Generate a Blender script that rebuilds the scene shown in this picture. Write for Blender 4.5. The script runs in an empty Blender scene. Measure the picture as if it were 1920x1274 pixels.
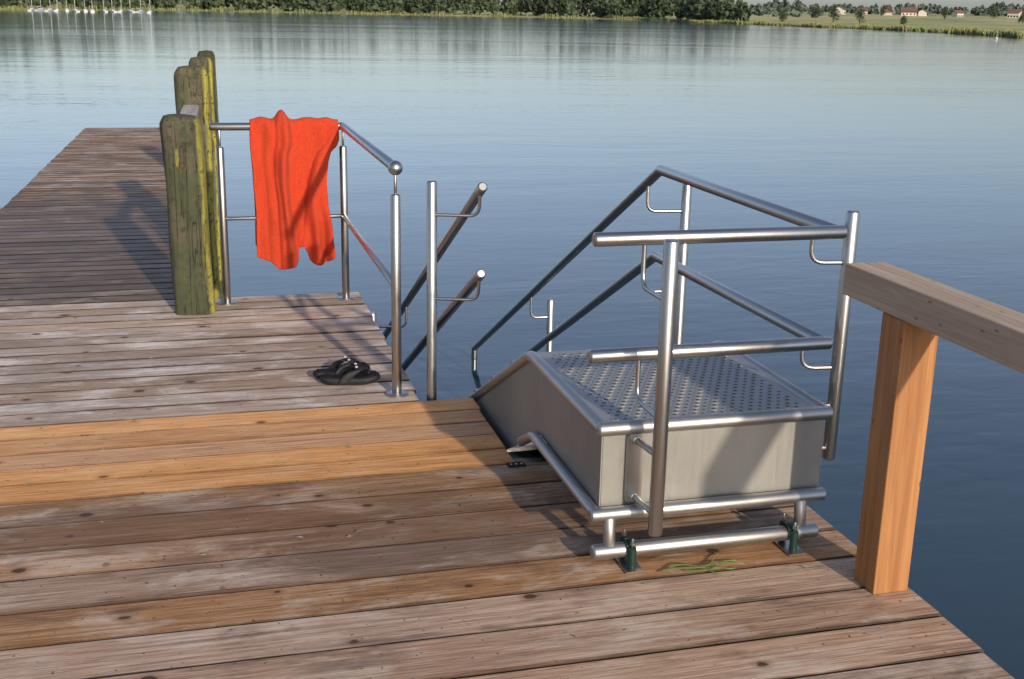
import bpy, bmesh, math, random
import numpy as np
from mathutils import Vector, Matrix, noise as mnoise

random.seed(7)
scene = bpy.context.scene
scene.view_settings.view_transform = 'Standard'
scene.view_settings.look = 'None'
scene.view_settings.exposure = 0
WZ = -0.85   # water level (deck surface is z = 0)

# ------------------------------------------------------------------ helpers
class MB:
    def __init__(s): s.v=[]; s.f=[]; s.m=[]
    def add(s, vs, fs, mi=0):
        o=len(s.v); s.v+= [tuple(p) for p in vs]
        s.f+= [tuple(i+o for i in f) for f in fs]; s.m+=[mi]*len(fs)
    def box(s, x0,x1,y0,y1,z0,z1,mi=0):
        s.add([(x0,y0,z0),(x1,y0,z0),(x1,y1,z0),(x0,y1,z0),(x0,y0,z1),(x1,y0,z1),(x1,y1,z1),(x0,y1,z1)],
              [(3,2,1,0),(4,5,6,7),(0,1,5,4),(1,2,6,5),(2,3,7,6),(3,0,4,7)],mi)
    def tube(s, pts, r, seg=20, mi=0, dome=0.35):
        pts=[Vector(p) for p in pts]
        n=len(pts); tang=[]
        for i in range(n):
            if i==0: t=(pts[1]-pts[0]).normalized()
            elif i==n-1: t=(pts[-1]-pts[-2]).normalized()
            else: t=((pts[i]-pts[i-1]).normalized()+(pts[i+1]-pts[i]).normalized()).normalized()
            tang.append(t)
        up=Vector((0,0,1)) if abs(tang[0].z)<0.9 else Vector((0,1,0))
        a=tang[0].cross(up).normalized()
        def ring(c,t,a,rr,k=1.0):
            b=t.cross(a).normalized()
            return [c+(a*math.cos(2*math.pi*j/seg)+b*math.sin(2*math.pi*j/seg))*rr for j in range(seg)]
        vs=[]
        e=r*dome
        vs+=ring(pts[0]-tang[0]*e*0.8,tang[0],a,r*0.72); vs+=ring(pts[0]-tang[0]*e*0.35,tang[0],a,r*0.93)
        nr=2
        for i in range(n):
            if i>0:
                a=(a-tang[i]*a.dot(tang[i])).normalized()
            rr=r
            if 0<i<n-1:
                d=(pts[i]-pts[i-1]).normalized(); c=max(0.5,d.dot(tang[i]))
                b=tang[i].cross(a).normalized()
                bend=((pts[i+1]-pts[i]).normalized()-d)
                if bend.length>1e-4:
                    bd=bend.normalized()
                    rg=[]
                    for j in range(seg):
                        o=(a*math.cos(2*math.pi*j/seg)+b*math.sin(2*math.pi*j/seg))*r
                        o=o+bd*o.dot(bd)*(1/c-1); rg.append(pts[i]+o)
                    vs+=rg; nr+=1; continue
            vs+=ring(pts[i],tang[i],a,rr); nr+=1
        vs+=ring(pts[-1]+tang[-1]*e*0.35,tang[-1],a,r*0.93); vs+=ring(pts[-1]+tang[-1]*e*0.8,tang[-1],a,r*0.72); nr+=2
        fs=[]
        for i in range(nr-1):
            for j in range(seg):
                k=(j+1)%seg
                fs.append((i*seg+j,i*seg+k,(i+1)*seg+k,(i+1)*seg+j))
        fs.append(tuple(range(seg-1,-1,-1))); fs.append(tuple((nr-1)*seg+j for j in range(seg)))
        s.add(vs,fs,mi)
    def sphere(s,c,r,mi=0,sc=(1,1,1),u=20,w=12):
        vs=[];fs=[]
        for i in range(w+1):
            th=math.pi*i/w
            for j in range(u):
                ph=2*math.pi*j/u
                vs.append((c[0]+r*sc[0]*math.sin(th)*math.cos(ph),c[1]+r*sc[1]*math.sin(th)*math.sin(ph),c[2]+r*sc[2]*math.cos(th)))
        for i in range(w):
            for j in range(u):
                k=(j+1)%u; fs.append((i*u+j,(i+1)*u+j,(i+1)*u+k,i*u+k))
        s.add(vs,fs,mi)

def fillet(pts, rad, n=6):
    pts=[Vector(p) for p in pts]; out=[pts[0]]
    for i in range(1,len(pts)-1):
        p=pts[i]; d1=(pts[i-1]-p); d2=(pts[i+1]-p)
        l=min(rad,d1.length*0.45,d2.length*0.45)
        a=p+d1.normalized()*l; b=p+d2.normalized()*l
        for k in range(n+1):
            t=k/n; out.append(a*(1-t)**2+p*2*t*(1-t)+b*t*t)
    out.append(pts[-1]); return out

def link(o): scene.collection.objects.link(o); return o
def tag(o,label=None,cat=None,group=None,kind=None):
    if label: o["label"]=label
    if cat: o["category"]=cat
    if group: o["group"]=group
    if kind: o["kind"]=kind
def mk(name, mb, mats, parent=None, smooth=35, bevel=0, label=None, cat=None, group=None, kind=None, origin=None):
    me=bpy.data.meshes.new(name)
    vs=mb.v
    o=bpy.data.objects.new(name, me)
    org=Vector(origin) if origin is not None else Vector((0,0,0))
    if origin is not None: vs=[(p[0]-org.x,p[1]-org.y,p[2]-org.z) for p in vs]
    me.from_pydata(vs,[],mb.f)
    if not isinstance(mats,(list,tuple)): mats=[mats]
    for m in mats: me.materials.append(m)
    me.polygons.foreach_set('material_index', mb.m)
    me.update()
    if smooth:
        me.polygons.foreach_set('use_smooth',[True]*len(me.polygons))
        me.set_sharp_from_angle(angle=math.radians(smooth))
    link(o); o.location=org
    if bevel:
        b=o.modifiers.new('bevel','BEVEL'); b.width=bevel; b.segments=2; b.limit_method='ANGLE'
    if parent is not None:
        o.parent=parent
        o.location=org-parent.location
    tag(o,label,cat,group,kind)
    return o
def empty(name, loc, label, cat, group=None):
    e=bpy.data.objects.new(name,None); link(e); e.location=loc; e.empty_display_size=0.1
    tag(e,label,cat,group); return e

# ------------------------------------------------------------------ node helper
class NT:
    def __init__(s,name):
        s.mat=bpy.data.materials.new(name); s.mat.use_nodes=True
        s.t=s.mat.node_tree; s.n=s.t.nodes; s.l=s.t.links
        s.b=s.n['Principled BSDF']
    def new(s,t,**k):
        n=s.n.new(t)
        for a,b in k.items(): setattr(n,a,b)
        return n
    def put(s,sock,val):
        if isinstance(val,bpy.types.NodeSocket): s.l.new(val,sock)
        else:
            if isinstance(val,(tuple,list)) and len(val)==3 and sock.type=='RGBA': val=(*val,1)
            sock.default_value=val
    def math(s,op,a,b=0.0,c=None,clamp=False):
        n=s.new('ShaderNodeMath',operation=op,use_clamp=clamp); s.put(n.inputs[0],a); s.put(n.inputs[1],b)
        if c is not None: s.put(n.inputs[2],c)
        return n.outputs[0]
    def mix(s,f,a,b,blend='MIX'):
        n=s.new('ShaderNodeMix',data_type='RGBA',blend_type=blend)
        s.put(n.inputs[0],f); s.put(n.inputs[6],a); s.put(n.inputs[7],b); return n.outputs[2]
    def coord(s,kind='Object'): return s.new('ShaderNodeTexCoord').outputs[kind]
    def mapping(s,v,scale=(1,1,1),loc=(0,0,0),rot=(0,0,0)):
        n=s.new('ShaderNodeMapping'); s.put(n.inputs[0],v); s.put(n.inputs['Scale'],scale); s.put(n.inputs['Location'],loc); s.put(n.inputs['Rotation'],rot); return n.outputs[0]
    def noise(s,v,scale,detail=4,rough=.55,dist=0):
        n=s.new('ShaderNodeTexNoise'); s.put(n.inputs['Vector'],v); s.put(n.inputs['Scale'],scale); s.put(n.inputs['Detail'],detail); s.put(n.inputs['Roughness'],rough); s.put(n.inputs['Distortion'],dist); return n.outputs['Fac']
    def ramp(s,f,stops):
        n=s.new('ShaderNodeValToRGB'); s.put(n.inputs[0],f)
        e=n.color_ramp.elements
        while len(e)<len(stops): e.new(0.5)
        for i,(p,c) in enumerate(stops):
            e[i].position=p; e[i].color=(*c,1) if not isinstance(c,(int,float)) else (c,c,c,1)
        return n.outputs[0]
    def sstep(s,v,lo,hi,a=0.0,b=1.0):
        n=s.new('ShaderNodeMapRange',interpolation_type='SMOOTHSTEP'); s.put(n.inputs[0],v)
        for i,x in enumerate((lo,hi,a,b)): s.put(n.inputs[i+1],x)
        return n.outputs[0]
    def bump(s,h,strength=.3,dist=.01):
        n=s.new('ShaderNodeBump'); s.put(n.inputs['Height'],h); s.put(n.inputs['Strength'],strength); s.put(n.inputs['Distance'],dist)
        return n.outputs[0]
    def set(s,**k):
        for a,b in k.items(): s.put(s.b.inputs[a.replace('_',' ')],b)
        return s.mat

# ------------------------------------------------------------------ materials
def wood_deck(name, dark, mid, light, white, rough=(.55,.78), zone=None, knots=1.0, spec=.22, damp=.45, bleach=.6, bumps=.5, tv=(.80,1.17), ts=(.8,1.2), grime_shade=.9):
    t=NT(name); co=t.coord()
    at=t.new('ShaderNodeAttribute',attribute_name='tone'); tone=at.outputs['Fac']
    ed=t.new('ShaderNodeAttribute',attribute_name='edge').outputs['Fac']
    off=t.new('ShaderNodeCombineXYZ'); t.put(off.inputs[0],t.math('MULTIPLY',tone,37.0)); t.put(off.inputs[2],t.math('MULTIPLY',tone,91.0))
    add=t.new('ShaderNodeVectorMath',operation='ADD'); t.l.new(co,add.inputs[0]); t.l.new(off.outputs[0],add.inputs[1]); p=add.outputs[0]
    grain=t.noise(t.mapping(p,(1.3,46,20)),1.6,5,.74,.4)
    fine=t.noise(t.mapping(p,(5,200,60)),1.5,2,.6)
    col=t.ramp(grain,[(.30,dark),(.48,mid),(.68,light)])
    col=t.mix(t.sstep(fine,.38,.66,0,.48),col,tuple(x*.5 for x in dark))
    hv=t.new('ShaderNodeHueSaturation'); t.put(hv.inputs['Color'],col); t.put(hv.inputs['Value'],t.sstep(tone,0,1,*tv)); t.put(hv.inputs['Saturation'],t.sstep(t.math('FRACT',t.math('MULTIPLY',tone,7.3)),0,1,*ts)); col=hv.outputs[0]
    pb=t.noise(t.mapping(co,(1.5,3.6,1)),1.5,5,.72,.4)
    bl=t.sstep(pb,.46,.68)
    col=t.mix(t.math('MULTIPLY',bl,t.sstep(grain,.33,.6,.3*bleach,bleach)),col,white)
    dp=t.noise(t.mapping(p,(1.7,5.0,1)),1.4,4,.68,.4)
    dm=t.sstep(dp,.52,.70)
    if zone is not None:
        sx=t.new('ShaderNodeSeparateXYZ'); t.l.new(co,sx.inputs[0])
        for (cx,cy,rx,ry,amt) in zone:
            dx=t.math('DIVIDE',t.math('SUBTRACT',sx.outputs[0],cx),rx); dy=t.math('DIVIDE',t.math('SUBTRACT',sx.outputs[1],cy),ry)
            q=t.math('ADD',t.math('MULTIPLY',dx,dx),t.math('MULTIPLY',dy,dy))
            q=t.math('ADD',q,t.math('MULTIPLY',t.math('SUBTRACT',pb,.5),2.6))
            q=t.math('ADD',q,t.math('MULTIPLY',t.math('SUBTRACT',dp,.5),2.0))
            dm=t.math('MAXIMUM',dm,t.sstep(q,.3,1.3,amt,0))
    col=t.mix(t.math('MULTIPLY',dm,damp),col,tuple(x*.38 for x in dark))
    # knots, small and irregular
    vo=t.new('ShaderNodeTexVoronoi',feature='F1'); t.put(vo.inputs['Vector'],t.mapping(p,(6.2,8.5,8.5))); t.put(vo.inputs['Scale'],1.0); t.put(vo.inputs['Randomness'],1.0)
    sc=t.new('ShaderNodeSeparateColor'); t.l.new(vo.outputs['Color'],sc.inputs[0])
    kd=t.math('ADD',vo.outputs['Distance'],t.math('MULTIPLY',t.math('SUBTRACT',fine,.5),.16))
    gate=t.math('GREATER_THAN',sc.outputs[0],.45)
    sz=t.sstep(sc.outputs[1],0,1,.035,.15)
    kn=t.math('MULTIPLY',t.sstep(t.math('SUBTRACT',kd,sz),-.02,.02,1,0),gate)
    ring=t.math('MULTIPLY',t.sstep(t.math('SUBTRACT',kd,sz),0,.16,1,0),gate)
    col=t.mix(t.math('MULTIPLY',ring,.45),col,dark)
    col=t.mix(t.math('MULTIPLY',kn,.88*knots),col,tuple(x*.22 for x in dark))
    sp=t.noise(co,48,2,.6); col=t.mix(t.sstep(sp,.67,.73,0,.75),col,(.02,.015,.012))
    # dirt along the board edges, with gap shade painted in as dark colour
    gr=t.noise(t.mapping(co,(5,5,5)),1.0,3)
    eg=t.sstep(t.math('ADD',ed,t.math('MULTIPLY',t.math('SUBTRACT',gr,.5),.7)),.40,1.0,0,grime_shade)
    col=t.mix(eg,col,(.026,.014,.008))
    rg=t.math('ADD',t.sstep(dm,0,1,rough[1],rough[0]),t.sstep(fine,.3,.7,-.06,.08))
    h=t.math('ADD',t.math('MULTIPLY',grain,.7),t.math('MULTIPLY',fine,.5))
    t.set(Base_Color=col,Roughness=rg,Normal=t.bump(h,bumps,.003))
    t.b.inputs['Specular IOR Level'].default_value=spec
    return t.mat
M_deck=wood_deck('weathered_deck_wood',(.205,.105,.055),(.42,.25,.145),(.57,.395,.26),(.64,.55,.455),zone=[(.70,3.40,.85,.30,1.0),(-.3,3.62,1.0,.22,.8)],damp=.55,spec=.25,bleach=.65,grime_shade=.85)
M_new=wood_deck('fresh_larch_wood',(.46,.185,.065),(.80,.40,.150),(.90,.53,.24),(.84,.57,.33),rough=(.6,.7),knots=.9,damp=.25,bleach=.35,tv=(.84,1.08),ts=(.86,1.08),grime_shade=.75)
M_far=wood_deck('bleached_deck_wood',(.24,.155,.105),(.50,.37,.275),(.66,.53,.43),(.82,.76,.70),damp=.42,bleach=.8,spec=.35,tv=(.80,1.16),grime_shade=.95)
M_walk=wood_deck('damp_walkway_wood',(.17,.10,.062),(.34,.225,.15),(.48,.355,.265),(.66,.58,.50),rough=(.5,.75),zone=[(-.7,8.6,2.2,2.6,1.0)],damp=.66,spec=.15,bumps=.2,bleach=.75,tv=(.68,1.22),grime_shade=1.0)

def timber(name,dark,light,axis='z',moss=False,yellow=1.0,green=(.050,.060,.026),lo=.15):
    t=NT(name); co=t.coord()
    sc={'z':(30,30,1.2),'y':(30,1.2,30)}[axis]
    g=t.noise(t.mapping(co,sc),1.0,4,.62,1.2); f=t.noise(t.mapping(co,tuple(x*4 for x in sc)),1.0,2,.6)
    col=t.ramp(g,[(.3,dark),(.7,light)])
    col=t.mix(t.sstep(f,.4,.75,0,.4),col,dark)
    if moss:
        big=t.noise(co,5,4,.65); sm=t.noise(co,28,4,.65)
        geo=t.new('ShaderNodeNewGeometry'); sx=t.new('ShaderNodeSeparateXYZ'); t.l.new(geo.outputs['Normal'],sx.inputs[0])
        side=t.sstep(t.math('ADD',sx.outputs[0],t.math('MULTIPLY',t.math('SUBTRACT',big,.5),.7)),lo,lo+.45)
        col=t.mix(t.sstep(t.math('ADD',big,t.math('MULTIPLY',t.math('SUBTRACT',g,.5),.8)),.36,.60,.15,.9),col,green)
        col=t.mix(t.math('MULTIPLY',side,t.sstep(sm,.3,.6,.5*yellow,.92*yellow)),col,(.40,.37,.045))  # yellow moss tone that also paints the right-hand sides as sunlit
        col=t.mix(t.sstep(sm,.50,.67,0,.8),col,(.024,.028,.014))
        crack=t.noise(t.mapping(co,(24,24,.7)),1.3,2,.5,.6)
        cm=t.sstep(t.math('ABSOLUTE',t.math('SUBTRACT',crack,.5)),0,.014,.9,0)
        col=t.mix(cm,col,(.012,.010,.007))
        h=t.math('ADD',t.math('MULTIPLY',g,.6),t.math('SUBTRACT',t.math('MULTIPLY',sm,.8),cm))
        t.set(Base_Color=col,Roughness=.88,Normal=t.bump(h,.85,.007))
    else:
        h=t.math('ADD',g,t.math('MULTIPLY',f,.5))
        kv=t.new('ShaderNodeTexVoronoi'); t.put(kv.inputs['Vector'],t.mapping(co,(7,7,2.4) if axis=='z' else (7,2.4,7)))
        sc2=t.new('ShaderNodeSeparateColor'); t.l.new(kv.outputs['Color'],sc2.inputs[0])
        kn=t.math('MULTIPLY',t.sstep(kv.outputs['Distance'],.06,.16,1,0),t.math('GREATER_THAN',sc2.outputs[0],.72))
        col=t.mix(t.math('MULTIPLY',kn,.8),col,tuple(x*.35 for x in dark))
        t.set(Base_Color=col,Roughness=.7,Normal=t.bump(h,.4,.002))
    return t.mat
M_larch=timber('larch_timber',(.25,.100,.032),(.42,.205,.072),'z')
M_beam=timber('weathered_beam_timber',(.32,.23,.155),(.50,.39,.28),'y')
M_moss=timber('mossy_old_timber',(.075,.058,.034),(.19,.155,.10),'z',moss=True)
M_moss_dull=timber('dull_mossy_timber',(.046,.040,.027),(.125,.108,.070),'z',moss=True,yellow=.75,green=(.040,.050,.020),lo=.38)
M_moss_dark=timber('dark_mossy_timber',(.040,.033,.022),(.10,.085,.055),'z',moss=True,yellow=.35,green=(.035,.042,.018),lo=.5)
M_grey=timber('grey_handrail_timber',(.28,.25,.22),(.5,.47,.43),'y')
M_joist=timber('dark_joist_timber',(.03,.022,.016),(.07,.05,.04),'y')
t=NT('rotted_wood'); t.set(Base_Color=t.ramp(t.noise(t.coord(),40,4),[(.4,(.02,.014,.008)),(.75,(.14,.065,.03))]),Roughness=.9); M_rot=t.mat

def steel(name,colr,rough,streak=(60,60,3)):
    t=NT(name); co=t.coord()
    n=t.noise(co,3,2,.5); s=t.noise(t.mapping(co,streak),4,2,.5)
    r=t.math('ADD',t.sstep(n,.3,.7,rough-.015,rough+.03),t.sstep(s,.3,.7,-.02,.02))
    c=t.mix(t.sstep(n,.35,.75,0,.2),colr,tuple(x*.88 for x in colr))
    t.set(Base_Color=c,Metallic=1.0,Roughness=r); return t.mat
M_steel=steel('brushed_stainless_steel',(.43,.425,.415),.32)
M_blast=steel('blasted_stainless_steel',(.44,.435,.425),.45)
t=NT('matt_sheet_steel'); co=t.coord(); n=t.noise(co,3.0,5,.65); n2=t.noise(t.mapping(co,(40,40,2)),3,3,.6)
t.set(Base_Color=t.mix(t.sstep(n,.35,.7,0,.7),(.30,.30,.285),(.225,.225,.215)),Metallic=.6,Roughness=t.sstep(n2,.3,.7,.46,.60),Normal=t.bump(n2,.04,.002)); M_sheet=t.mat
t=NT('matt_platform_steel'); co=t.coord(); n=t.noise(co,5,4,.6)
t.set(Base_Color=t.mix(n,(.40,.40,.39),(.33,.33,.325)),Metallic=.7,Roughness=.55); M_plat=t.mat
t=NT('dark_hole'); t.set(Base_Color=(.04,.043,.048),Roughness=.7); M_hole=t.mat
t=NT('green_rubber_clamp'); t.set(Base_Color=t.mix(t.noise(t.coord(),30),(.005,.040,.028),(.003,.016,.012)),Roughness=.5); M_green=t.mat
t=NT('black_rubber'); t.set(Base_Color=t.mix(t.noise(t.coord(),60),(.005,.005,.007),(.010,.010,.013)),Roughness=.6); M_black=t.mat
t.b.inputs['Specular IOR Level'].default_value=.3
t=NT('black_insole'); t.set(Base_Color=t.mix(t.noise(t.coord(),90),(.006,.006,.010),(.012,.012,.018)),Roughness=.8); M_insole=t.mat
t.b.inputs['Specular IOR Level'].default_value=.2
t=NT('pale_print'); t.set(Base_Color=(.35,.37,.43),Roughness=.6); M_print=t.mat
t=NT('red_terry_cloth'); co=t.coord(); n=t.noise(co,170,3,.75); n2=t.noise(co,5,3)
t.set(Base_Color=t.mix(t.sstep(n,.3,.7),t.mix(n2,(.38,.022,.006),(.50,.036,.008)),(.66,.060,.013)),Roughness=.95,Normal=t.bump(n,1.0,.009)); t.b.inputs['Sheen Weight'].default_value=.08; t.b.inputs['Sheen Tint'].default_value=(1,.4,.15,1); M_towel=t.mat
t=NT('green_grass_blade'); t.set(Base_Color=(.10,.135,.035),Roughness=.6); M_grass=t.mat

# water
t=NT('lake_water'); co=t.coord()
w1=t.noise(t.mapping(co,(.35,.8,1),(0,0,0),(0,0,.2)),1.1,2,.45,.3)
w2=t.noise(t.mapping(co,(1.8,4.2,1),(3,1,0),(0,0,-.12)),1.2,2,.5,.4)
w3=t.noise(t.mapping(co,(.012,.05,1),(3,1,0),(0,0,.3)),1.0,3,.6,.6)
calm=t.sstep(w3,.38,.64,.22,1.1)
h=t.math('ADD',t.math('MULTIPLY',w1,.95),t.math('MULTIPLY',w2,.30))
weed=t.noise(t.mapping(co,(.5,.9,1)),1.2,4,.7,1.0)
deep=t.mix(t.sstep(weed,.50,.72,0,.7),(.022,.048,.070),(.030,.046,.042))
bn=t.bump(t.math('MULTIPLY',h,calm),.31,.055)
t.set(Base_Color=deep,Roughness=.07,IOR=1.43,Normal=bn); M_water=t.mat

# land
t=NT('meadow_ground'); co=t.coord(); n=t.noise(t.mapping(co,(.004,.010,1)),1,4,.6); n2=t.noise(co,.05,4,.6)
t.set(Base_Color=t.mix(t.sstep(n2,.3,.7,0,.3),t.ramp(n,[(.35,(.19,.24,.07)),(.48,(.29,.31,.10)),(.56,(.50,.39,.17)),(.75,(.25,.28,.09))]),(.18,.20,.08)),Roughness=.95); M_land=t.mat
def foliage(name,a,b,c):
    t=NT(name); geo=t.new('ShaderNodeNewGeometry')
    r=geo.outputs['Random Per Island']
    n=t.noise(t.coord(),.08,2)
    t.set(Base_Color=t.mix(t.sstep(n,.35,.65),t.mix(r,a,b),t.mix(r,b,c)),Roughness=.8); return t.mat
M_leaf=foliage('woodland_foliage',(.040,.062,.032),(.052,.078,.038),(.068,.094,.044))  # greens lightened to paint in some haze over the lake
M_dist=foliage('distant_woodland_foliage',(.065,.092,.078),(.075,.104,.084),(.088,.116,.09))  # paler and bluer leaf colours, distance haze painted in
M_reed=foliage('reed_leaves',(.13,.155,.05),(.20,.20,.08),(.15,.18,.06))
t=NT('tree_bark'); t.set(Base_Color=t.mix(t.noise(t.coord(),3),(.04,.03,.02),(.09,.07,.05)),Roughness=.9); M_bark=t.mat
t=NT('white_hull_paint'); t.set(Base_Color=t.mix(t.noise(t.coord(),.8),(.55,.56,.58),(.42,.45,.50)),Roughness=.4); M_white=t.mat
t=NT('aluminium_mast'); t.set(Base_Color=(.6,.6,.6),Metallic=.3,Roughness=.4); M_mast=t.mat
t=NT('house_plaster'); t.set(Base_Color=t.mix(t.noise(t.coord(),.5),(.58,.54,.48),(.46,.42,.37)),Roughness=.9); M_wall=t.mat
t=NT('house_timber_cladding'); t.set(Base_Color=(.16,.09,.05),Roughness=.9); M_clad=t.mat
t=NT('brown_tile_roof'); t.set(Base_Color=t.mix(t.noise(t.coord(),2),(.17,.10,.08),(.12,.08,.068)),Roughness=.85); M_roof=t.mat
t=NT('window_glass'); t.set(Base_Color=(.02,.025,.03),Roughness=.1); M_glass=t.mat

# ------------------------------------------------------------------ dock
def planks(rows, mat, name, parent, x0f, x1f, thick=.045, gap=.008, seed=1, wob=.0015, jx=.008, step=.35, c=.0025, dzr=.002, wy=.0016, ew=.010):
    rnd=random.Random(seed); vs=[];fs=[];tone=[];edge=[]
    for (ya,yb) in rows:
        tn=rnd.random(); a=ya+gap*rnd.uniform(.6,1.35)/2; b=yb-gap*rnd.uniform(.6,1.35)/2
        xa=x0f((ya+yb)/2)+rnd.uniform(-jx,jx); xb=x1f((ya+yb)/2)+rnd.uniform(-jx,jx)
        n=max(2,int((xb-xa)/step)); dz=rnd.uniform(-dzr,dzr); tilt=rnd.uniform(-dzr,dzr)*.7; ph=rnd.random()*50
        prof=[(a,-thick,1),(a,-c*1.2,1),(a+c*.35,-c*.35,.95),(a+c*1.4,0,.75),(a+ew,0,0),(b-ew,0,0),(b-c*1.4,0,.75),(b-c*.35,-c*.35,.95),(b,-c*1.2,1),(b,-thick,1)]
        base=len(vs); k=len(prof)
        xs=[xa,xa+.003]+[xa+(xb-xa)*i/n for i in range(1,n)]+[xb-.003,xb]
        for i,x in enumerate(xs):
            e=.003 if i in (0,len(xs)-1) else 0
            for (y,z,eg) in prof:
                w=wob*math.sin(x*2.3+ph)+dz+tilt*((y-a)/(b-a)-.5)
                sgn=-1 if y<(a+b)/2 else 1
                vs.append((x,y+wy*mnoise.noise(Vector((x*1.3,ph,sgn*5)))*1.6,z+w-(e if z>-.02 else 0))); tone.append(tn); edge.append(eg)
        for i in range(len(xs)-1):
            for j in range(k):
                l=(j+1)%k; fs.append((base+i*k+j,base+(i+1)*k+j,base+(i+1)*k+l,base+i*k+l))
        fs.append(tuple(base+j for j in range(k))); fs.append(tuple(base+(len(xs)-1)*k+j for j in range(k-1,-1,-1)))
    mb=MB(); mb.v=vs; mb.f=fs; mb.m=[0]*len(fs)
    o=mk(name,mb,mat,parent,smooth=15)
    at=o.data.attributes.new('tone','FLOAT','POINT'); at.data.foreach_set('value',tone)
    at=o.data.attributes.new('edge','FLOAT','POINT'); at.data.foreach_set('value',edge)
    return o
dock=empty('wooden_dock',(0,0,0),'wooden lake dock of planks with fresh orange boards','dock')
P=.195
rows=[(3.90-P*(k+1),3.90-P*k) for k in range(0,28)]
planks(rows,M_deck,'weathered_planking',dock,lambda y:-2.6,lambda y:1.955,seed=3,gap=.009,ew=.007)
P=.156
rows=[(3.90+P*k,3.90+P*(k+1)) for k in range(5)]
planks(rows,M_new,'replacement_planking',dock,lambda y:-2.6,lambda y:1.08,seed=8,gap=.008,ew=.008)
q=(6.72-4.68)/14
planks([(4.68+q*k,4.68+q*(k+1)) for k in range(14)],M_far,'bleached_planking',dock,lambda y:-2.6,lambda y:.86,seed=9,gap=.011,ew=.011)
nw=70; q=(16.85-6.725)/nw
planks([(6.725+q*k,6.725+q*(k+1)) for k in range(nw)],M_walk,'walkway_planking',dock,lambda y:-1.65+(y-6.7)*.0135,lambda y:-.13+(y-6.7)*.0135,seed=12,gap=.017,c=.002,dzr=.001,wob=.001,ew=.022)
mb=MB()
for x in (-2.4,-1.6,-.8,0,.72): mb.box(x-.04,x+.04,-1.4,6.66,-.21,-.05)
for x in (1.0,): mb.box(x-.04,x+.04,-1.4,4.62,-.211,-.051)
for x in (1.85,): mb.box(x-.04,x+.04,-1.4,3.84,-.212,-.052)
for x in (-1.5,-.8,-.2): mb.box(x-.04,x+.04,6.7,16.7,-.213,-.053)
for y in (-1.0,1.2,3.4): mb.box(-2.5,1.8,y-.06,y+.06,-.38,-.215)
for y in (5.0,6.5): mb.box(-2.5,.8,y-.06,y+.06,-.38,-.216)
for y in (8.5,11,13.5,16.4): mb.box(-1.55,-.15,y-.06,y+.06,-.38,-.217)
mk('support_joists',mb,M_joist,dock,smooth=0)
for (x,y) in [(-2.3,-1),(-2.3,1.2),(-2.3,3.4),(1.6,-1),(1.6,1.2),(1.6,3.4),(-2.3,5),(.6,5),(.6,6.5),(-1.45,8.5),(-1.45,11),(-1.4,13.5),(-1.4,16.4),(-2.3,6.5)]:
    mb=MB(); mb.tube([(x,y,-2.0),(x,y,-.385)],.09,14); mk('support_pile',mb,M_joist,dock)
mb=MB(); mb.box(1.035,1.10,3.855,3.893,.002,.007,0)
for x in (1.048,1.068,1.088): mb.sphere((x,3.87,.008),.005,1,(1,1,.6),10,6)
mk('screwed_plate',mb,[M_black,M_steel],dock)

# ------------------------------------------------------------------ mossy posts
def mossy_post(cx,cy,z0,z1,w,lean,seed,label,notch=False,mat=None,ex=5.0):
    e=empty('mossy_post',(cx,cy,z0),label,'post','mossy posts beside the walkway')
    N=48; L=int((z1-z0)/.022); mb=MB(); vs=[]; fs=[]
    for i in range(L+1):
        z=z0+(z1-z0)*i/L
        top=z1-z; k=1.0
        if top<.06: k=.76+.24*math.sin(max(0,top)/.06*math.pi/2)
        for j in range(N):
            a=2*math.pi*(j+.5)/N; ca,sa=math.cos(a),math.sin(a)
            s=(abs(ca)**ex+abs(sa)**ex)**(-1/ex)
            x=ca*s*w/2; y=sa*s*w/2
            n=mnoise.noise(Vector((x*6+seed*3,y*6,z*2.2)))*.013+mnoise.noise(Vector((x*34+seed,y*34,z*4)))*.006
            f=k*(1+n/(w/2))
            x*=f; y*=f
            if notch and y<-w*.3 and abs(x+.01)<.024 and .78<z<.92: y+=.02
            vs.append((cx+x+lean*(z-z0),cy+y,z+(0.01*mnoise.noise(Vector((x*12,y*12,seed))) if top<.03 else 0)))
    for i in range(L):
        for j in range(N):
            kx=(j+1)%N; fs.append((i*N+j,i*N+kx,(i+1)*N+kx,(i+1)*N+j))
    c=len(vs); vs.append((cx+lean*(z1-z0),cy,z1+.012))
    for j in range(N): fs.append((L*N+j,L*N+(j+1)%N,c))
    mb.add(vs,fs)
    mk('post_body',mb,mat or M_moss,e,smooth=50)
    if notch:
        m=MB(); xx=cx-.01+lean*.85
        m.box(xx-.010,xx+.012,cy-w/2+.012,cy-w/2+.026,.785,.825)
        mk('rotted_notch',m,M_rot,e,smooth=0,label='rotted brown notch in the wood')
    return e
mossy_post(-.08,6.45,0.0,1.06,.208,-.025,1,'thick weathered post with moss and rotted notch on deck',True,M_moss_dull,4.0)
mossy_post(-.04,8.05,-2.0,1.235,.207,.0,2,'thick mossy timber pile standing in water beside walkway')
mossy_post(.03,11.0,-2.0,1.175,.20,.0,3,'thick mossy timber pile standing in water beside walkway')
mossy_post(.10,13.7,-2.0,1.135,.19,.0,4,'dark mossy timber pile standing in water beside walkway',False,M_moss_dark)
def hbeam(mb,x0,x1,y0,y1,z0,z1,w):
    mb.add([(x0-w/2,y0,z0),(x0+w/2,y0,z0),(x1+w/2,y1,z0),(x1-w/2,y1,z0),(x0-w/2,y0,z1),(x0+w/2,y0,z1),(x1+w/2,y1,z1),(x1-w/2,y1,z1)],
           [(3,2,1,0),(4,5,6,7),(0,1,5,4),(1,2,6,5),(2,3,7,6),(3,0,4,7)])
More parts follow.
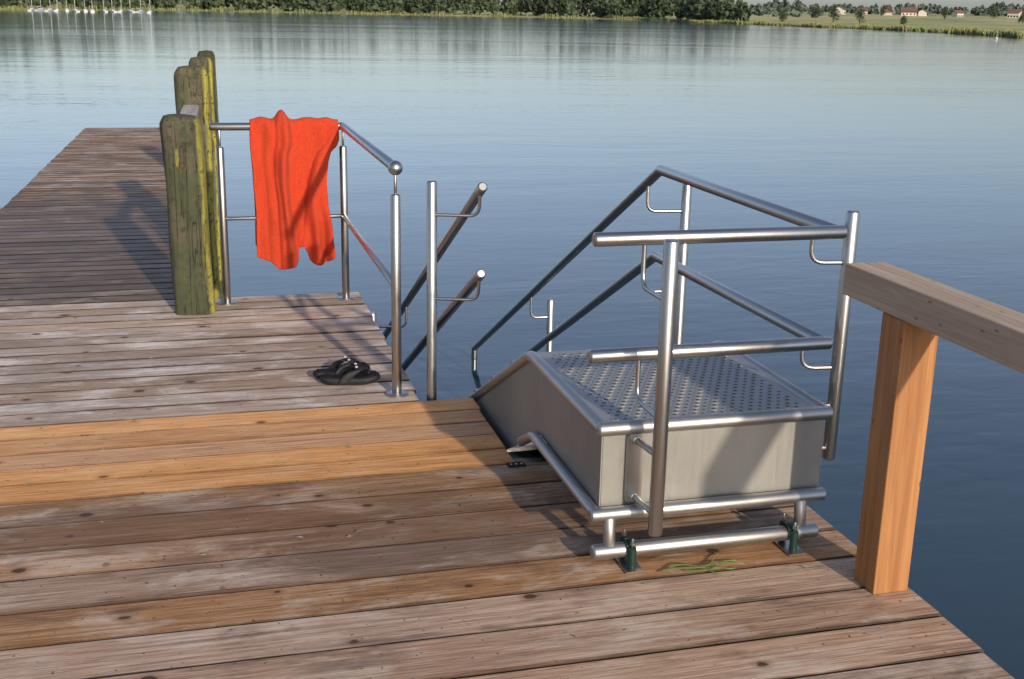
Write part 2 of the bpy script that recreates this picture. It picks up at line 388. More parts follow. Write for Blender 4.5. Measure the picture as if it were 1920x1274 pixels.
hr=empty('wooden_handrail',(-.1,6.6,.93),'grey weathered timber handrail between mossy posts','handrail')
mb=MB(); hbeam(mb,-.09,-.055,6.565,7.94,.96,1.0,.10); mk('rail_board',mb,M_grey,hr,bevel=.006)

# ------------------------------------------------------------------ timber railing at dock edge
tr=empty('timber_railing',(1.885,2.73,0),'new larch timber railing with square post at dock edge','railing')
mb=MB(); mb.box(1.828,1.942,2.68,2.79,.002,.828); mk('post',mb,M_larch,tr,bevel=.004,smooth=0)
mb=MB(); mb.box(1.822,1.888,1.10,3.0,.83,.925); mb.box(1.8885,1.958,1.10,3.004,.83,.923); mk('rail_beam',mb,M_beam,tr,bevel=.005,smooth=0)

# ------------------------------------------------------------------ steel railing with towel
R=.0212
sr=empty('steel_railing',(.09,6.57,0),'brushed stainless steel railing on dock corner','railing')
for (x,y) in [(.095,6.57),(.765,6.57),(.77,4.78)]:
    mb=MB(); mb.tube([(x,y,.004),(x,y,.875)],R,24); mb.tube([(x,y,.88),(x,y,.975)],.0065,12)
    mb.tube([(x,y,.001),(x,y,.007)],.05,28,dome=.1)
    for a in range(3):
        mb.sphere((x+.037*math.cos(a*2.1+.4),y+.037*math.sin(a*2.1+.4),.009),.006,0,(1,1,.6),8,5)
    mk('post',mb,M_steel,sr,origin=(x,y,0))
mb=MB(); mb.tube([(.05,6.57,.99),(.765,6.57,.99),(.77,4.775,.99)],R,24); mb.sphere((.77,4.775,.99),.031); mk('top_rail',mb,M_steel,sr)
mb=MB(); mb.tube([(.115,6.57,.485),(.765,6.57,.485)],.011,16); mb.tube([(.765,6.565,.485),(.77,4.79,.485)],.0175,16); mk('middle_rail',mb,M_steel,sr)

# ------------------------------------------------------------------ towel
def lerp_tab(z,tab):
    tab=sorted(tab)
    if z<=tab[0][0]: return tab[0][1]
    for (a,b),(c,d) in zip(tab,tab[1:]):
        if z<=c:
            k=(z-a)/(c-a); return b+(d-b)*k
    return tab[-1][1]
def towel():
    NU=160; NV=150; YR=6.57; ZR=.99; rr=.032
    right=[(.15,.694),(.25,.698),(.42,.686),(.55,.664),(.70,.658),(.80,.672),(.855,.690),(.885,.724),(.92,.738),(1.1,.738)]
    hem=[(0,.270),(.18,.245),(.25,.215),(.31,.195),(.40,.205),(.48,.222),(.51,.235),(.54,.30),(.57,.325),(.62,.325),(.66,.295),(.69,.238),(.74,.222),(.84,.215),(.93,.232),(1,.265)]
    hemb=[(0,.32),(.3,.30),(.6,.40),(1,.50)]
    vs=[];fs=[]
    def g(x,c,s): return math.exp(-((x-c)/s)**2)
    def sg(x): return 1/(1+math.exp(-max(-40,min(40,x))))
    for j in range(NV+1):
        v=j/NV
        for i in range(NU+1):
            u=i/NU
            hf=lerp_tab(u,hem); hb=lerp_tab(u,hemb)
            lf=ZR-hf; lb=ZR-hb; arc=math.pi*rr; tot=lf+arc+lb; s=v*tot
            if s<lb: z=hb+s; y=YR+rr; side=1; d=(lb-s)
            elif s<lb+arc:
                a=(s-lb)/rr; z=ZR+rr*math.sin(a); y=YR+rr*math.cos(a); side=0; d=0
            else: z=ZR-(s-lb-arc); y=YR-rr; side=-1; d=s-lb-arc
            D=ZR-z
            xl=.262+.012*D-.005*math.sin(z*9); xr=lerp_tab(z,right)
            x=xl+(xr-xl)*u
            amp=min(1,d/.22)
            fold=0
            # upper layer lying over the rest: broad strip with crisp sides
            fold+=.044*sg((.43+.09*D-u)*90)*sg((u-.17-.03*D)*55)
            fold+=.030*g(u,.39+.07*D,.040)*(.6+.4*amp)
            fold-=.024*g(u,.275+.05*D,.024)*(.5+.5*amp)
            # loose flap gathered toward the rail corner, sweeping down to the left
            fold+=.042*sg((u-(.92-.48*D))*50)*amp*sg((.60-D)*14)
            fold-=.018*g(u,.90-.48*D,.026)*amp*sg((.60-D)*14)
            fold+=.020*g(u,.84-.08*D,.05)*amp
            # gathered drape at the lower free end
            r_=max(0,u-.46)*1.9
            fold+=.030*math.sin(u*33+1.5*z)*min(1,max(0,D-.36)/.3)*r_
            fold+=.008*math.sin(u*14+1.5*z)*amp
            bill=.022*math.sin(min(1,d/.8)*math.pi)
            if side!=0: y+=(-1 if side<0 else .6)*(fold+bill)
            else: y-=fold*math.cos((s-lb)/rr-math.pi)*.6
            lump=.052*g(u,.355,.062)+.014*g(u,.66,.12)+.016*g(u,.13,.08)+.012*g(u,.86,.06)
            lk=max(0,1-d/.11)
            z+=lump*lk*lk*(3-2*lk)+.005*mnoise.noise(Vector((u*9,v*12,0)))*(1 if D<.5 else .5)
            y+=.016*mnoise.noise(Vector((u*5,z*4,3)))*amp+.008*mnoise.noise(Vector((u*11,z*8,5)))
            x+=.007*mnoise.noise(Vector((u*6,z*6,8)))*amp
            vs.append((x,y,z))
    for j in range(NV):
        for i in range(NU):
            a=j*(NU+1)+i; fs.append((a,a+1,a+NU+2,a+NU+1))
    mb=MB(); mb.add(vs,fs)
    o=mk('red_towel',mb,M_towel,smooth=80,label='bright orange red terry towel draped over steel railing',cat='towel',origin=(.48,6.57,.2))
    s=o.modifiers.new('thick','SOLIDIFY'); s.thickness=.011; s.offset=0
    return o
towel()

# ------------------------------------------------------------------ flip flops
def flipflop(loc,rot,label):
    e=empty('flip_flop',loc,label,'flip-flop','black flip-flops on the dock'); e.rotation_euler=(0,0,rot); e.scale=(.93,.93,.93)
    out=[]
    n=44
    for i in range(n):
        a=2*math.pi*i/n; x=.145*math.cos(a)
        wv=.048+.010*(x/.14)-.005*math.cos(x*22)
        y=wv*math.sin(a)*(abs(math.sin(a))**-.28 if abs(math.sin(a))>.02 else 1)
        out.append((x,y))
    def slab(z0,z1,k,mat,name):
        mb=MB(); vs=[]
        for (z,kk) in ((z0,k*.94),(z0+.006,k*.985),((z0+z1)/2,k),(z1-.006,k*.985),(z1,k*.94)):
            for (x,y) in out:
                toe=.014*max(0,(x-.05)/.09)**2+.010*max(0,(-x-.04)/.10)**2
                vs.append((x*kk,y*kk,z+toe))
        fs=[tuple(range(n-1,-1,-1)),tuple(4*n+i for i in range(n))]
        for l in range(4):
            for i in range(n): fs.append((l*n+i,l*n+(i+1)%n,(l+1)*n+(i+1)%n,(l+1)*n+i))
        mb.add(vs,fs); o=mk(name,mb,mat,smooth=50); o.parent=e; return o
    slab(.003,.032,1,M_black,'sole'); slab(.0325,.0350,.88,M_insole,'insole')
    mb=MB()
    for s in (-1,1):
        P0=Vector((.088,0,.046)); P1=Vector((.03,s*.042,.112)); P2=Vector((-.034,s*.052,.022))
        path=[P0*(1-t_)**2+P1*2*t_*(1-t_)+P2*t_*t_ for t_ in [k/14 for k in range(15)]]
        prv=None
        for k in range(15):
            a=path[k]; w0=.008+.026*math.sin(math.pi*min(1,k/14*.8))**.8
            nx=Vector((1,0,.1)).normalized()
            sec=[a+nx*(w0*math.cos(q_))+Vector((0,s*.5,1)).normalized()*(.006*math.sin(q_)) for q_ in [2*math.pi*m/10 for m in range(10)]]
            b0=len(mb.v); mb.v+=[tuple(v_) for v_ in sec]
            if prv is not None:
                for m in range(10):
                    mb.f.append((prv+m,prv+(m+1)%10,b0+(m+1)%10,b0+m)); mb.m.append(0)
            prv=b0
    mb.tube([(.092,0,.034),(.087,0,.060)],.008,10)
    o=mk('strap',mb,M_black,smooth=60); o.parent=e
    mb=MB(); mb.tube([(-.085,0,.0362),(-.085,0,.0372)],.015,20,dome=.05); o=mk('heel_print',mb,M_print); o.parent=e
    for s in (-1,1):
        mb=MB(); mb.tube([(.025,s*.028,.0885),(.034,s*.024,.0885)],.005,8); o=mk('strap_print',mb,M_print); o.parent=e
    return e
flipflop((.59,4.975,.002),math.radians(-3),'black rubber flip-flop lying on the dock planks')
flipflop((.565,5.085,.002),math.radians(13),'black rubber flip-flop lying on the dock planks')

# ------------------------------------------------------------------ water-entry stair
XL,XR,YF,YB,ZT,ZB,SL=1.115,1.853,3.08,3.87,.435,.172,.515
st=empty('water_entry_stair',(1.49,3.05,0),'stainless steel bathing stair with handrails leading into lake','stair')
def sidepanel(x,name):
    YE=8.0
    top=[(YF,ZT-.01),(YB,ZT-.01),(YE,ZT-.01-SL*(YE-YB))]; bot=[(YE,ZT-.01-SL*(YE-YB)-.29),(YB-.14,ZB),(YF,ZB)]
    pr=top+bot; n=len(pr); mb=MB()
    mb.add([(x-.002,y,z) for y,z in pr]+[(x+.002,y,z) for y,z in pr],[tuple(range(n)),tuple(range(2*n-1,n-1,-1))]+[(i,i+n,(i+1)%n+n,(i+1)%n) for i in range(n)])
    mk(name,mb,M_sheet,st,smooth=0)
sidepanel(XL,'side_panel'); sidepanel(XR,'side_panel')
mb=MB(); mb.box(XL+.003,XR-.003,YF-.001,YF+.003,ZB,ZT-.008); mk('front_panel',mb,M_sheet,st,smooth=0)
def slotplate(cx,hw,z0,z1,y0,y1):
    vs=[];n=16
    for yy in (y0,y1):
        for i in range(n): a=math.pi*i/(n-1); vs.append((cx+hw*math.cos(a),yy,z1-hw+hw*math.sin(a)))
        for i in range(n): a=math.pi+math.pi*i/(n-1); vs.append((cx+hw*math.cos(a),yy,z0+hw+hw*math.sin(a)))
    m=2*n
    return vs,[tuple(range(m)),tuple(range(2*m-1,m-1,-1))]+[(i,i+m,(i+1)%m+m,(i+1)%m) for i in range(m)]
mb=MB(); mb.add(*slotplate(1.216,.026,.180,.418,YF-.014,YF-.0015))
for z in (.391,.207): mb.tube([(1.216,YF-.012,z),(1.216,YF-.028,z)],.014,6,dome=.1)
mk('mounting_plate',mb,M_steel,st,smooth=30)
# perforated platform
mb=MB(); mb.box(XL+.004,XR-.004,YF+.004,YB-.002,ZT-.006,ZT+.001)
nx=20; ny=24; dx=(XR-XL-.10)/nx; dy=(YB-YF-.10)/(ny-1)
for iy in range(ny):
    for ix in range(nx):
        x=XL+.055+ix*dx+(dx/2 if iy%2 else 0); y=YF+.045+iy*dy
        if x>XR-.04: continue
        big=((ix+iy//2)%2==0)
        seg=14; r0,r1,hh=(.0155,.0085,.0042) if big else (.0090,.0072,.0010)
        vs=[];fs=[]
        for (rr_,zz) in ((r0,0.001),(r0*.8+r1*.2,.001+hh*.45),((r0+r1)/2,.001+hh*.85),(r1,.001+hh),(r1*.8,.001+hh*.7)):
            for k in range(seg): vs.append((x+rr_*math.cos(2*math.pi*k/seg),y+rr_*math.sin(2*math.pi*k/seg),ZT+zz))
        for l in range(4):
            for k in range(seg): fs.append((l*seg+k,l*seg+(k+1)%seg,(l+1)*seg+(k+1)%seg,(l+1)*seg+k))
        mb.add(vs,fs,0); mb.add(vs[4*seg:],[tuple(range(seg))],1)
mk('perforated_platform',mb,[M_plat,M_hole],st,smooth=60)
for k in range(12):
    y0=YB+.02+.31*k; z=ZT-.012-SL*(y0+.3-YB)+.06
    mb=MB(); mb.box(XL+.004,XR-.004,y0,y0+.29,z-.03,z)
    mk('tread',mb,M_blast,st,bevel=.004,smooth=0)
rt=.021
mb=MB()
mb.tube(fillet([(XL,YF-.002,ZT-.008),(XL,YB,ZT-.008),(XL,8.0,ZT-.008-SL*(8.0-YB))],.05),rt,18)
mb.tube(fillet([(XR,YF-.002,ZT-.008),(XR,YB,ZT-.008),(XR,8.0,ZT-.008-SL*(8.0-YB))],.05),rt,18)
mb.tube([(XL-.012,YF-.004,ZT-.008),(XR+.012,YF-.004,ZT-.008)],rt+.001,18)
mk('edge_tube',mb,M_blast,st)
mb=MB()
mb.tube(fillet([(XL-.022,YF-.03,ZB-.006),(XL-.022,3.74,ZB-.006),(XL-.022,3.90,ZB-.006-SL*.16)],.04),.0185,18)
mb.tube([(XL-.035,YF-.030,ZB-.009),(XR-.0,YF-.030,ZB-.009)],.0215,20)
mk('base_tube',mb,M_blast,st)
mb=MB(); mb.tube([(1.085,3.03,.050),(1.825,3.03,.050)],.0235,22)
mb.tube([(1.135,3.035,.06),(1.135,3.045,ZB-.02)],.019,16); mb.tube([(1.775,3.035,.06),(1.775,3.045,ZB-.02)],.019,16)
mk('foot_beam',mb,M_blast,st)
for x in (1.195,1.735):
    mb=MB(); mb.box(x-.028,x+.028,2.962,3.100,.003,.008,0)
    # low green saddle hugging the beam
    n=14; ri,ro=.0240,.0325; vs=[];fs=[]
    for xx in (x-.014,x+.014):
        for m in range(n+1):
            a=math.pi*m/n
            vs.append((xx,3.03-ro*math.cos(a),.050+ro*math.sin(a))); vs.append((xx,3.03-ri*math.cos(a),.050+ri*math.sin(a)))
    h_=2*(n+1)
    for m in range(n):
        a=2*m
        fs+=[(a,a+2,a+2+h_,a+h_),(a+1,a+1+h_,a+3+h_,a+3),(a,a+1,a+3,a+2),(a+h_,a+2+h_,a+3+h_,a+1+h_)]
    mb.add(vs,fs,1)
    for y in (2.9935,3.0665):
        mb.tube([(x,y,.0085),(x,y,.070)],.0125,16,1,dome=.2)
        mb.tube([(x,y,.072),(x,y,.100)],.0042,8,0); mb.tube([(x,y,.080),(x,y,.087)],.008,6,0,dome=.1)
    mk('foot_clamp',mb,[M_steel,M_green],st,smooth=30)
def spost(x,y,z0,z1):
    mb=MB(); mb.tube([(x,y,z0),(x,y,z1)],R+.0005,24); mk('post',mb,M_steel,st)
spost(1.238,2.93,.145,1.02); spost(1.985,3.25,.20,1.03); spost(2.035,4.68,-1.6,.915); spost(1.985,6.50,-1.8,-.045)
spost(.915,4.73,-1.6,.935); spost(.915,6.55,-1.8,-.09)
ZA,ZM,XH=.992,.64,1.862
mb=MB(); mb.tube([(1.085,3.13,ZA),(1.885,3.13,ZA)],R,24); mb.tube([(XH,3.14,ZA),(XH,4.57,ZA),(XH,7.98,ZA-SL*3.41),(XH,7.99,-1.5)],R,24); mk('upper_handrail',mb,M_steel,st)
mb=MB(); mb.tube([(1.085,3.13,ZM),(1.872,3.13,ZM)],R,24); mb.tube([(XH-.01,3.14,ZM),(XH-.01,4.55,ZM-.012),(XH-.01,7.9,ZM-.012-SL*3.35)],R,24); mk('lower_handrail',mb,M_steel,st)
mb=MB(); mb.tube([(1.10,4.60,.93),(1.11,8.0,.93-.503*3.4)],R,24); mk('upper_handrail',mb,M_steel,st)
mb=MB(); mb.tube([(1.10,4.61,.565),(1.11,7.9,.565-.507*3.29)],R,24); mk('lower_handrail',mb,M_steel,st)
def bracket(pts):
    mb=MB(); mb.tube(fillet(pts,.045),.0072,12,dome=.1); mk('rail_bracket',mb,M_steel,st)
for z in (ZA,ZM): bracket([(1.238,3.13,z-.015),(1.238,3.13,z-.145),(1.238,2.945,z-.145)])
for z in (ZA,ZM): bracket([(XH,3.27,z-.015),(XH,3.27,z-.125),(1.975,3.255,z-.125)])
for z in (.925,.565): bracket([(XH,4.70,z-.01),(XH,4.70,z-.13),(2.025,4.685,z-.13)])
bracket([(XH,6.5,-.02),(XH,6.5,-.15),(1.975,6.5,-.15)])
for z in (.905,.545): bracket([(1.10,4.64,z-.01),(1.10,4.66,z-.105),(.925,4.72,z-.105)])
bracket([(1.105,6.5,-.04),(1.105,6.5,-.17),(.925,6.55,-.17)])
for pts in ([(1.216,YF-.012,.391),(1.230,2.945,.391)],[(1.216,YF-.012,.207),(1.230,2.945,.207)],[(XR,3.25,.385),(1.97,3.25,.385)],[(XR,3.25,.235),(1.97,3.25,.235)]):
    mb=MB(); mb.tube(pts,.0105,12); mk('post_spacer',mb,M_steel,st)

# ------------------------------------------------------------------ grass strands and leaf litter on deck
rnd=random.Random(4)
mb=MB()
for (x,y,a,L,c) in [(1.25,2.93,.05,.26,.8),(1.27,2.935,.15,.20,-.9),(1.33,2.94,-.10,.20,.9),(1.36,2.95,-.55,.13,-.8),(1.40,2.955,-.9,.11,1.6),(1.38,2.98,2.9,.13,-.5),(1.42,2.95,.25,.12,-1.5)]:
    w=.0025; n=12; vs=[]; sd_=rnd.random()*9
    for i in range(n+1):
        s=i/n; aa=a+c*s*.6+.5*math.sin(s*7+sd_); x+=math.cos(aa)*L/n; y+=math.sin(aa)*L/n; z=.007+.006*math.sin(s*math.pi)
        ww=w*(1-s*.7); vs+= [(x+math.sin(aa)*ww,y-math.cos(aa)*ww,z),(x-math.sin(aa)*ww,y+math.cos(aa)*ww,z+.003)]
    mb.add(vs,[(2*i,2*i+1,2*i+3,2*i+2) for i in range(n)])
mk('grass_strands',mb,M_grass,smooth=60,label='loose green water grass strands on the planks',cat='grass',kind='stuff')
t=NT('dry_leaf_litter'); t.set(Base_Color=t.mix(t.new('ShaderNodeNewGeometry').outputs['Random Per Island'],(.10,.07,.03),(.45,.38,.26)),Roughness=.8); M_lit=t.mat
mb=MB()
for k in range(90):
    x=rnd.uniform(-.9,1.8); y=rnd.uniform(2.4,6.5)
    if x>.8 and y>3: continue
    s=rnd.uniform(.003,.009); a=rnd.uniform(0,3.14); ca,sa=math.cos(a)*s,math.sin(a)*s
    z=.005; mb.add([(x-ca*1.8,y-sa*1.8,z),(x+sa,y-ca,z+.002),(x+ca*1.8,y+sa*1.8,z+.001),(x-sa,y+ca,z+.003)],[(0,1,2,3)])
mk('leaf_litter',mb,M_lit,smooth=0,label='scattered dry leaf crumbs on the planks',cat='leaf litter',kind='stuff')

# ------------------------------------------------------------------ water, land
mb=MB(); S=6000; mb.add([(-S,-S,WZ),(S,-S,WZ),(S,S,WZ),(-S,S,WZ)],[(0,1,2,3)])
mk('water',mb,M_water,smooth=0,kind='structure')
SH=[(-75,420),(-40,400),(-20,380),(-12,380),(-8,400),(-4.5,470),(-1.5,585),(5.7,580),(14.8,620),(20.8,560),(24,450),(28.2,364),(33,299),(37.4,220),(45,190),(60,175),(100,170)]
def shoreR(az): return lerp_tab(az,SH)*(1+.012*math.sin(az*2.1)+.008*math.sin(az*5.3))
def ss(x,a,b):
    t=min(1,max(0,(x-a)/(b-a))); return t*t*(3-2*t)
def landz(az,d):
    w=ss(az,21,28)
    h=-.85+ (d/6.0*.5 if d<6 else .5)
    h+=w*(5.2*ss(d,30,850)+5*ss(d,850,1300)+.5*math.sin(d*.011+az*.4)*ss(d,60,300)+6*ss(d,1500,2600))
    h+=(1-w)*(2.5*ss(d,10,250)+18*ss(d,400,2500))
    return h
mb=MB(); azs=[-75+i*1.25 for i in range(141)]; ds=[-6,0,3,6,15,30,60,100,160,240,340,460,600,760,950,1200,1600,2200,3200,4500]
for a in azs:
    for d in ds:
        Rr=shoreR(a)+d; mb.v.append((Rr*math.sin(math.radians(a)),Rr*math.cos(math.radians(a)),landz(a,d)))
nd=len(ds)
for i in range(len(azs)-1):
    for j in range(nd-1): mb.f.append((i*nd+j,(i+1)*nd+j,(i+1)*nd+j+1,i*nd+j+1)); mb.m.append(0)
mk('terrain',mb,M_land,smooth=80,kind='structure')
def pol(az,Rr): return Rr*math.sin(math.radians(az)),Rr*math.cos(math.radians(az))

def crown_leaves(mb,cx,cy,z0,z1,rad,n,size,rnd,conif=False):
    hc=z1-z0
    for k in range(n):
        th=rnd.uniform(0,2*math.pi); v=rnd.random()
        if conif: rr=rad*(1-v)*rnd.uniform(.4,1)+.2
        else: rr=rad*math.sin(math.pi*min(.98,max(.06,v))**.8)*(rnd.random()**.4)*(1+.25*math.sin(th*3+v*7))
        p=Vector((cx+rr*math.cos(th),cy+rr*math.sin(th),z0+hc*v+rnd.uniform(-.3,.3)))
        d1=Vector((rnd.gauss(0,1),rnd.gauss(0,1),rnd.gauss(0,1))).normalized(); d2=d1.cross(Vector((rnd.gauss(0,1),rnd.gauss(0,1),rnd.gauss(0,1)))).normalized()
        s=size*rnd.uniform(.6,1.3)
        mb.add([p+d1*s,p+d2*s*.8,p-d1*s*.7,p-d2*s],[(0,1,2,3)])
rnd=random.Random(11)
mb=MB()
for k in range(900):
    az=rnd.uniform(-30,26); row=rnd.choice((14,24,36,55,80)); d=row+rnd.uniform(-5,6)
    if az>23.5 and rnd.random()<.5: continue
    Rr=shoreR(az)+d; x,y=pol(az,Rr); zb=landz(az,d)
    hmod=1.0+.5*mnoise.noise(Vector((az*.35,row*.02,2)))
    H=rnd.uniform(11,17)*hmod
    if az>20: H*=1-.5*ss(az,20,26)
    if row<20: H*=.62
    cf=rnd.random()<.3
    crown_leaves(mb,x,y,zb+(.6 if row<30 else H*.15),zb+H,H*(.22 if cf else .33),60,1.15,rnd,cf)
mk('shore_woodland',mb,M_leaf,smooth=0,label='dense green woodland along the far lake shore',cat='woodland',kind='stuff')
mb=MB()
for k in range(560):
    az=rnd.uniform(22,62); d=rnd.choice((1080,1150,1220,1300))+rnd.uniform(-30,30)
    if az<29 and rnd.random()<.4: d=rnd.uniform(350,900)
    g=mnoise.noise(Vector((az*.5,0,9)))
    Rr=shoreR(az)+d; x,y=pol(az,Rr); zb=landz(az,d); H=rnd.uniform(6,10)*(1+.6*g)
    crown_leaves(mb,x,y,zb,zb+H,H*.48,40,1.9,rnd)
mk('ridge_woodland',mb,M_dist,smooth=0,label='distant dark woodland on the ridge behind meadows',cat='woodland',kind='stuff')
mb=MB()
for k in range(9000):
    az=rnd.uniform(-30,58) if rnd.random()<.5 else rnd.uniform(20,45)
    d=rnd.uniform(-5,7); Rr=shoreR(az)+d; x,y=pol(az,Rr)
    h=rnd.uniform(.8,1.6)*(.8+.6*mnoise.noise(Vector((az*1.3,0,4))))
    if az<22: h*=1.4
    w=rnd.uniform(.15,.5); a=rnd.uniform(0,3.14); lx=rnd.uniform(-.3,.3)
    mb.add([(x-w*math.cos(a),y-w*math.sin(a),WZ-.1),(x+w*math.cos(a),y+w*math.sin(a),WZ-.1),(x+lx+w*.3*math.cos(a),y+w*.3*math.sin(a),WZ+h),(x+lx-w*.3,y,WZ+h*.9)],[(0,1,2,3)])
mk('reeds',mb,M_reed,smooth=0,label='yellow green reed belt along the lake shore',cat='reeds',kind='stuff')

def tree(az,d,H,label):
    Rr=shoreR(az)+d; x,y=pol(az,Rr); zb=landz(az,d)
    e=empty('tree',(x,y,zb),label,'tree','single trees on the meadow')
    mb=MB(); mb.tube([(x,y,zb-.3),(x+.1,y,zb+H*.3),(x,y,zb+H*.7)],H*.03,8)
    for k in range(5):
        a=k*1.3; mb.tube([(x,y,zb+H*.3),(x+H*.2*math.cos(a),y+H*.2*math.sin(a),zb+H*(.5+.05*k))],H*.012,6)
    mk('trunk',mb,M_bark,e)
    mb=MB(); r2=random.Random(int(az*100))
    for k in range(9):
        a=r2.uniform(0,6.28); q=r2.uniform(0,.25)*H; zz=zb+H*r2.uniform(.08,.6)
        crown_leaves(mb,x+q*math.cos(a),y+q*math.sin(a),zz,zz+H*.38,H*.24,70,H*.045,r2)
    mk('crown',mb,M_leaf,e,smooth=0)
def az_of(px): # azimuth of a column of the far shore
    return math.degrees(math.atan((px-960)/2260))+15.06
for (px,d,H) in [(1455,60,6),(1550,150,6.5),(1600,130,5.5),(1682,70,3.8),(1758,420,6),(1520,340,7),(1640,600,7),(1850,500,6),(1905,330,5),(1480,420,9)]:
    tree(az_of(px),d,H,'rounded leafy green tree standing alone on meadow')

def house(az,d,L,W,H,rot,label,clad):
    Rr=shoreR(az)+d; x,y=pol(az,Rr); zb=landz(az,d)-.3
    e=empty('house',(x,y,zb),label,'house','houses on the hillside'); e.rotation_euler=(0,0,rot)
    def ch(name,mb,m,**k):
        o=mk(name,mb,m,smooth=0); o.parent=e; return o
    mb=MB(); mb.box(-L/2,L/2,-W/2,W/2,0,H,0)
    if clad: mb.box(-L/2-.06,L/2+.06,-W/2-.06,W/2+.06,H*.55,H-.02,1)
    for s in (-1,1): mb.add([(s*L/2,-W/2,H),(s*L/2,W/2,H),(s*L/2,0,H+W*.24)],[(0,1,2)],1 if clad else 0)
    ch('wall',mb,[M_wall,M_clad])
    mb=MB(); o=.9; zr=H+W*.24+.25
    for s in (-1,1):
        y1=s*(W/2+o); z1=H-.45
        mb.add([(-L/2-o,0,zr),(L/2+o,0,zr),(L/2+o,y1,z1),(-L/2-o,y1,z1),(-L/2-o,0,zr-.25),(L/2+o,0,zr-.25),(L/2+o,y1,z1-.25),(-L/2-o,y1,z1-.25)],
               [(0,1,2,3),(7,6,5,4),(2,1,5,6),(3,2,6,7),(0,3,7,4)])
    mb.box(L*.2,L*.2+.8,-.4,.4,zr-.9,zr+1.0)
    ch('roof',mb,M_roof)
    for s in (-1,1):
        for i in range(4):
            for z in (1.1,3.7):
                if z+1.2>H: continue
                mb=MB(); xx=-L/2+L*(i+.5)/4; mb.box(xx-.55,xx+.55,s*(W/2+.09)-.04,s*(W/2+.09)+.04,z,z+1.2); ch('window',mb,M_glass)
for (px,d,L,W,H,rot,cl) in [(1562,760,9,8,5.0,.9,False),(1602,860,9,8,5.0,-.3,False),(1652,800,8,7,4.8,.9,True),(1690,760,12,8,4.9,-.5,True),(1716,840,8,7,4.9,1.0,False),(1782,860,7,7,4.6,.1,False),(1888,720,8,7,4.8,-.9,False)]:
    house(az_of(px),d,L,W,H,rot,'farmhouse with white walls and low brown tiled roof',cl)

def sailboat(az,Rr,L,rot,label):
    x,y=pol(az,Rr); e=empty('sailing_boat',(x,y,WZ),label,'boat','boats moored off the far shore'); e.rotation_euler=(0,0,rot)
    mb=MB(); vs=[];n=12
    for i in range(n+1):
        s=i/n; xx=-L/2+L*s; w=L*.15*(math.sin(math.pi*min(1,s*.62+.30)))**.8*(1 if s<.55 else max(.02,1-((s-.55)/.45)**2)); hz=.42+.15*s
        vs+=[(xx,-w,hz),(xx,-w*.75,-.1),(xx,w*.75,-.1),(xx,w,hz)]
    fs=[]
    for i in range(n):
        for j in range(4): fs.append((i*4+j,(i+1)*4+j,(i+1)*4+(j+1)%4,i*4+(j+1)%4))
    fs+= [(0,1,2,3),(n*4+3,n*4+2,n*4+1,n*4)]
    mb.add(vs,fs); o=mk('hull',mb,M_white,smooth=40); o.parent=e
    mb=MB(); mb.box(-L*.12,L*.22,-L*.08,L*.08,.5,.8); o=mk('cabin',mb,M_white,bevel=.08,smooth=0); o.parent=e
    mb=MB(); mb.tube([(L*.08,0,.5),(L*.08,0,L*1.35)],.06,8); mb.tube([(L*.08,0,1.3),(-L*.35,0,1.25)],.08,8); o=mk('mast',mb,M_mast); o.parent=e
rnd=random.Random(3)
for i,px in enumerate([46,62,80,94,112,128,146,160,182,198,214,232,250,268]):
    sailboat(az_of(px),rnd.uniform(372,400),rnd.uniform(4.0,5.2),rnd.uniform(1.0,2.1),'white moored sailing boat with bare mast on lake')
x,y=pol(az_of(1860),190); mb=MB(); mb.sphere((x,y,WZ+.1),.2); mb.tube([(x,y,WZ+.25),(x,y,WZ+.42)],.04,10)
mk('buoy',mb,M_white,label='small white round mooring buoy floating on lake',cat='buoy',origin=(x,y,WZ))

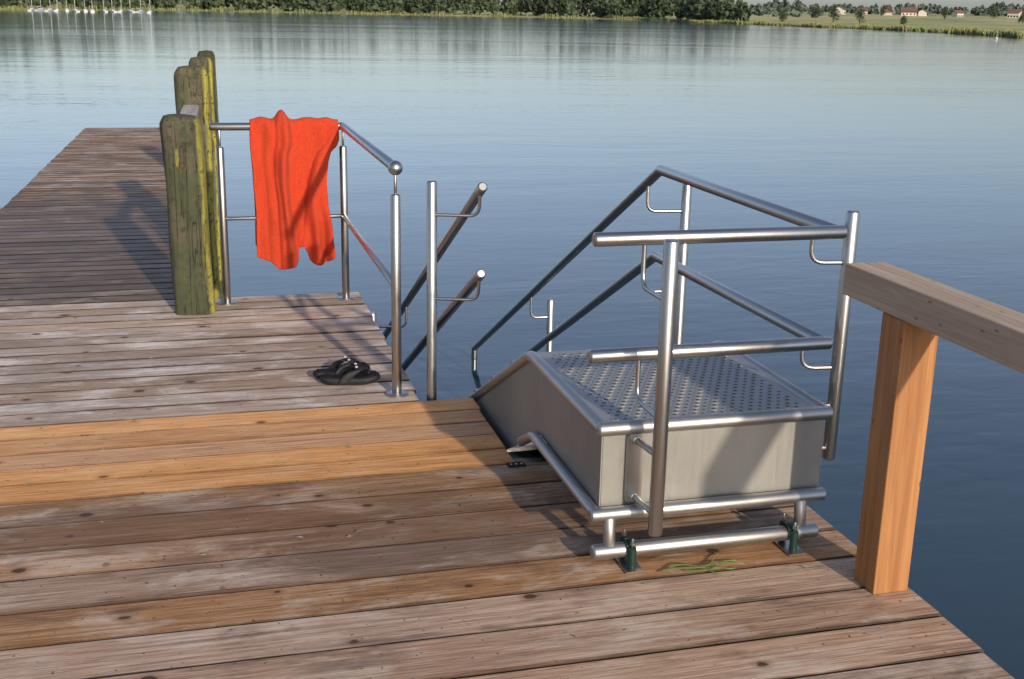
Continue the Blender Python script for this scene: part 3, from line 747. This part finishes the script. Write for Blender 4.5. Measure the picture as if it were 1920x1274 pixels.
# ------------------------------------------------------------------ light
EL=math.radians(18.6); AZ=math.radians(169.2)
sd=Vector((math.sin(AZ)*math.cos(EL),math.cos(AZ)*math.cos(EL),math.sin(EL)))
L=bpy.data.lights.new('sun','SUN'); L.energy=4.5; L.angle=math.radians(1.2); L.color=(1,.84,.64)
lo=bpy.data.objects.new('sun',L); link(lo); lo.rotation_euler=(-sd).to_track_quat('-Z','Y').to_euler(); lo.location=sd*50
w=bpy.data.worlds.new('World'); scene.world=w; w.use_nodes=True
nt=w.node_tree; sk=nt.nodes.new('ShaderNodeTexSky'); sk.sky_type='NISHITA'; sk.sun_disc=False; sk.sun_elevation=EL; sk.sun_rotation=AZ
sk.air_density=1.0; sk.dust_density=1.4; sk.ozone_density=3.5
hs=nt.nodes.new('ShaderNodeHueSaturation'); hs.inputs['Saturation'].default_value=.74; hs.inputs['Value'].default_value=1.16
mx=nt.nodes.new('ShaderNodeMix'); mx.data_type='RGBA'; mx.blend_type='MULTIPLY'; mx.inputs[0].default_value=1; mx.inputs[7].default_value=(1.0,.975,1.02,1)
nt.links.new(sk.outputs[0],hs.inputs['Color']); nt.links.new(hs.outputs[0],mx.inputs[6])
bg=nt.nodes['Background']; nt.links.new(mx.outputs[2],bg.inputs[0]); bg.inputs[1].default_value=.15

# ------------------------------------------------------------------ camera
f,pitch,roll,yaw=2175.3,.2751,.0200,.2628
fw=Vector((math.sin(yaw)*math.cos(pitch),math.cos(yaw)*math.cos(pitch),-math.sin(pitch)))
r0=Vector((math.cos(yaw),-math.sin(yaw),0)); u0=r0.cross(fw)
r=r0*math.cos(roll)+u0*math.sin(roll); u=-r0*math.sin(roll)+u0*math.cos(roll)
cam=bpy.data.cameras.new('camera'); cam.sensor_width=36; cam.lens=f/1920*36; cam.clip_end=12000; cam.clip_start=.05
co_=bpy.data.objects.new('camera',cam); link(co_)
M=Matrix(((r.x,u.x,-fw.x,0),(r.y,u.y,-fw.y,0),(r.z,u.z,-fw.z,1.62),(0,0,0,1))); co_.matrix_world=M
scene.camera=co_
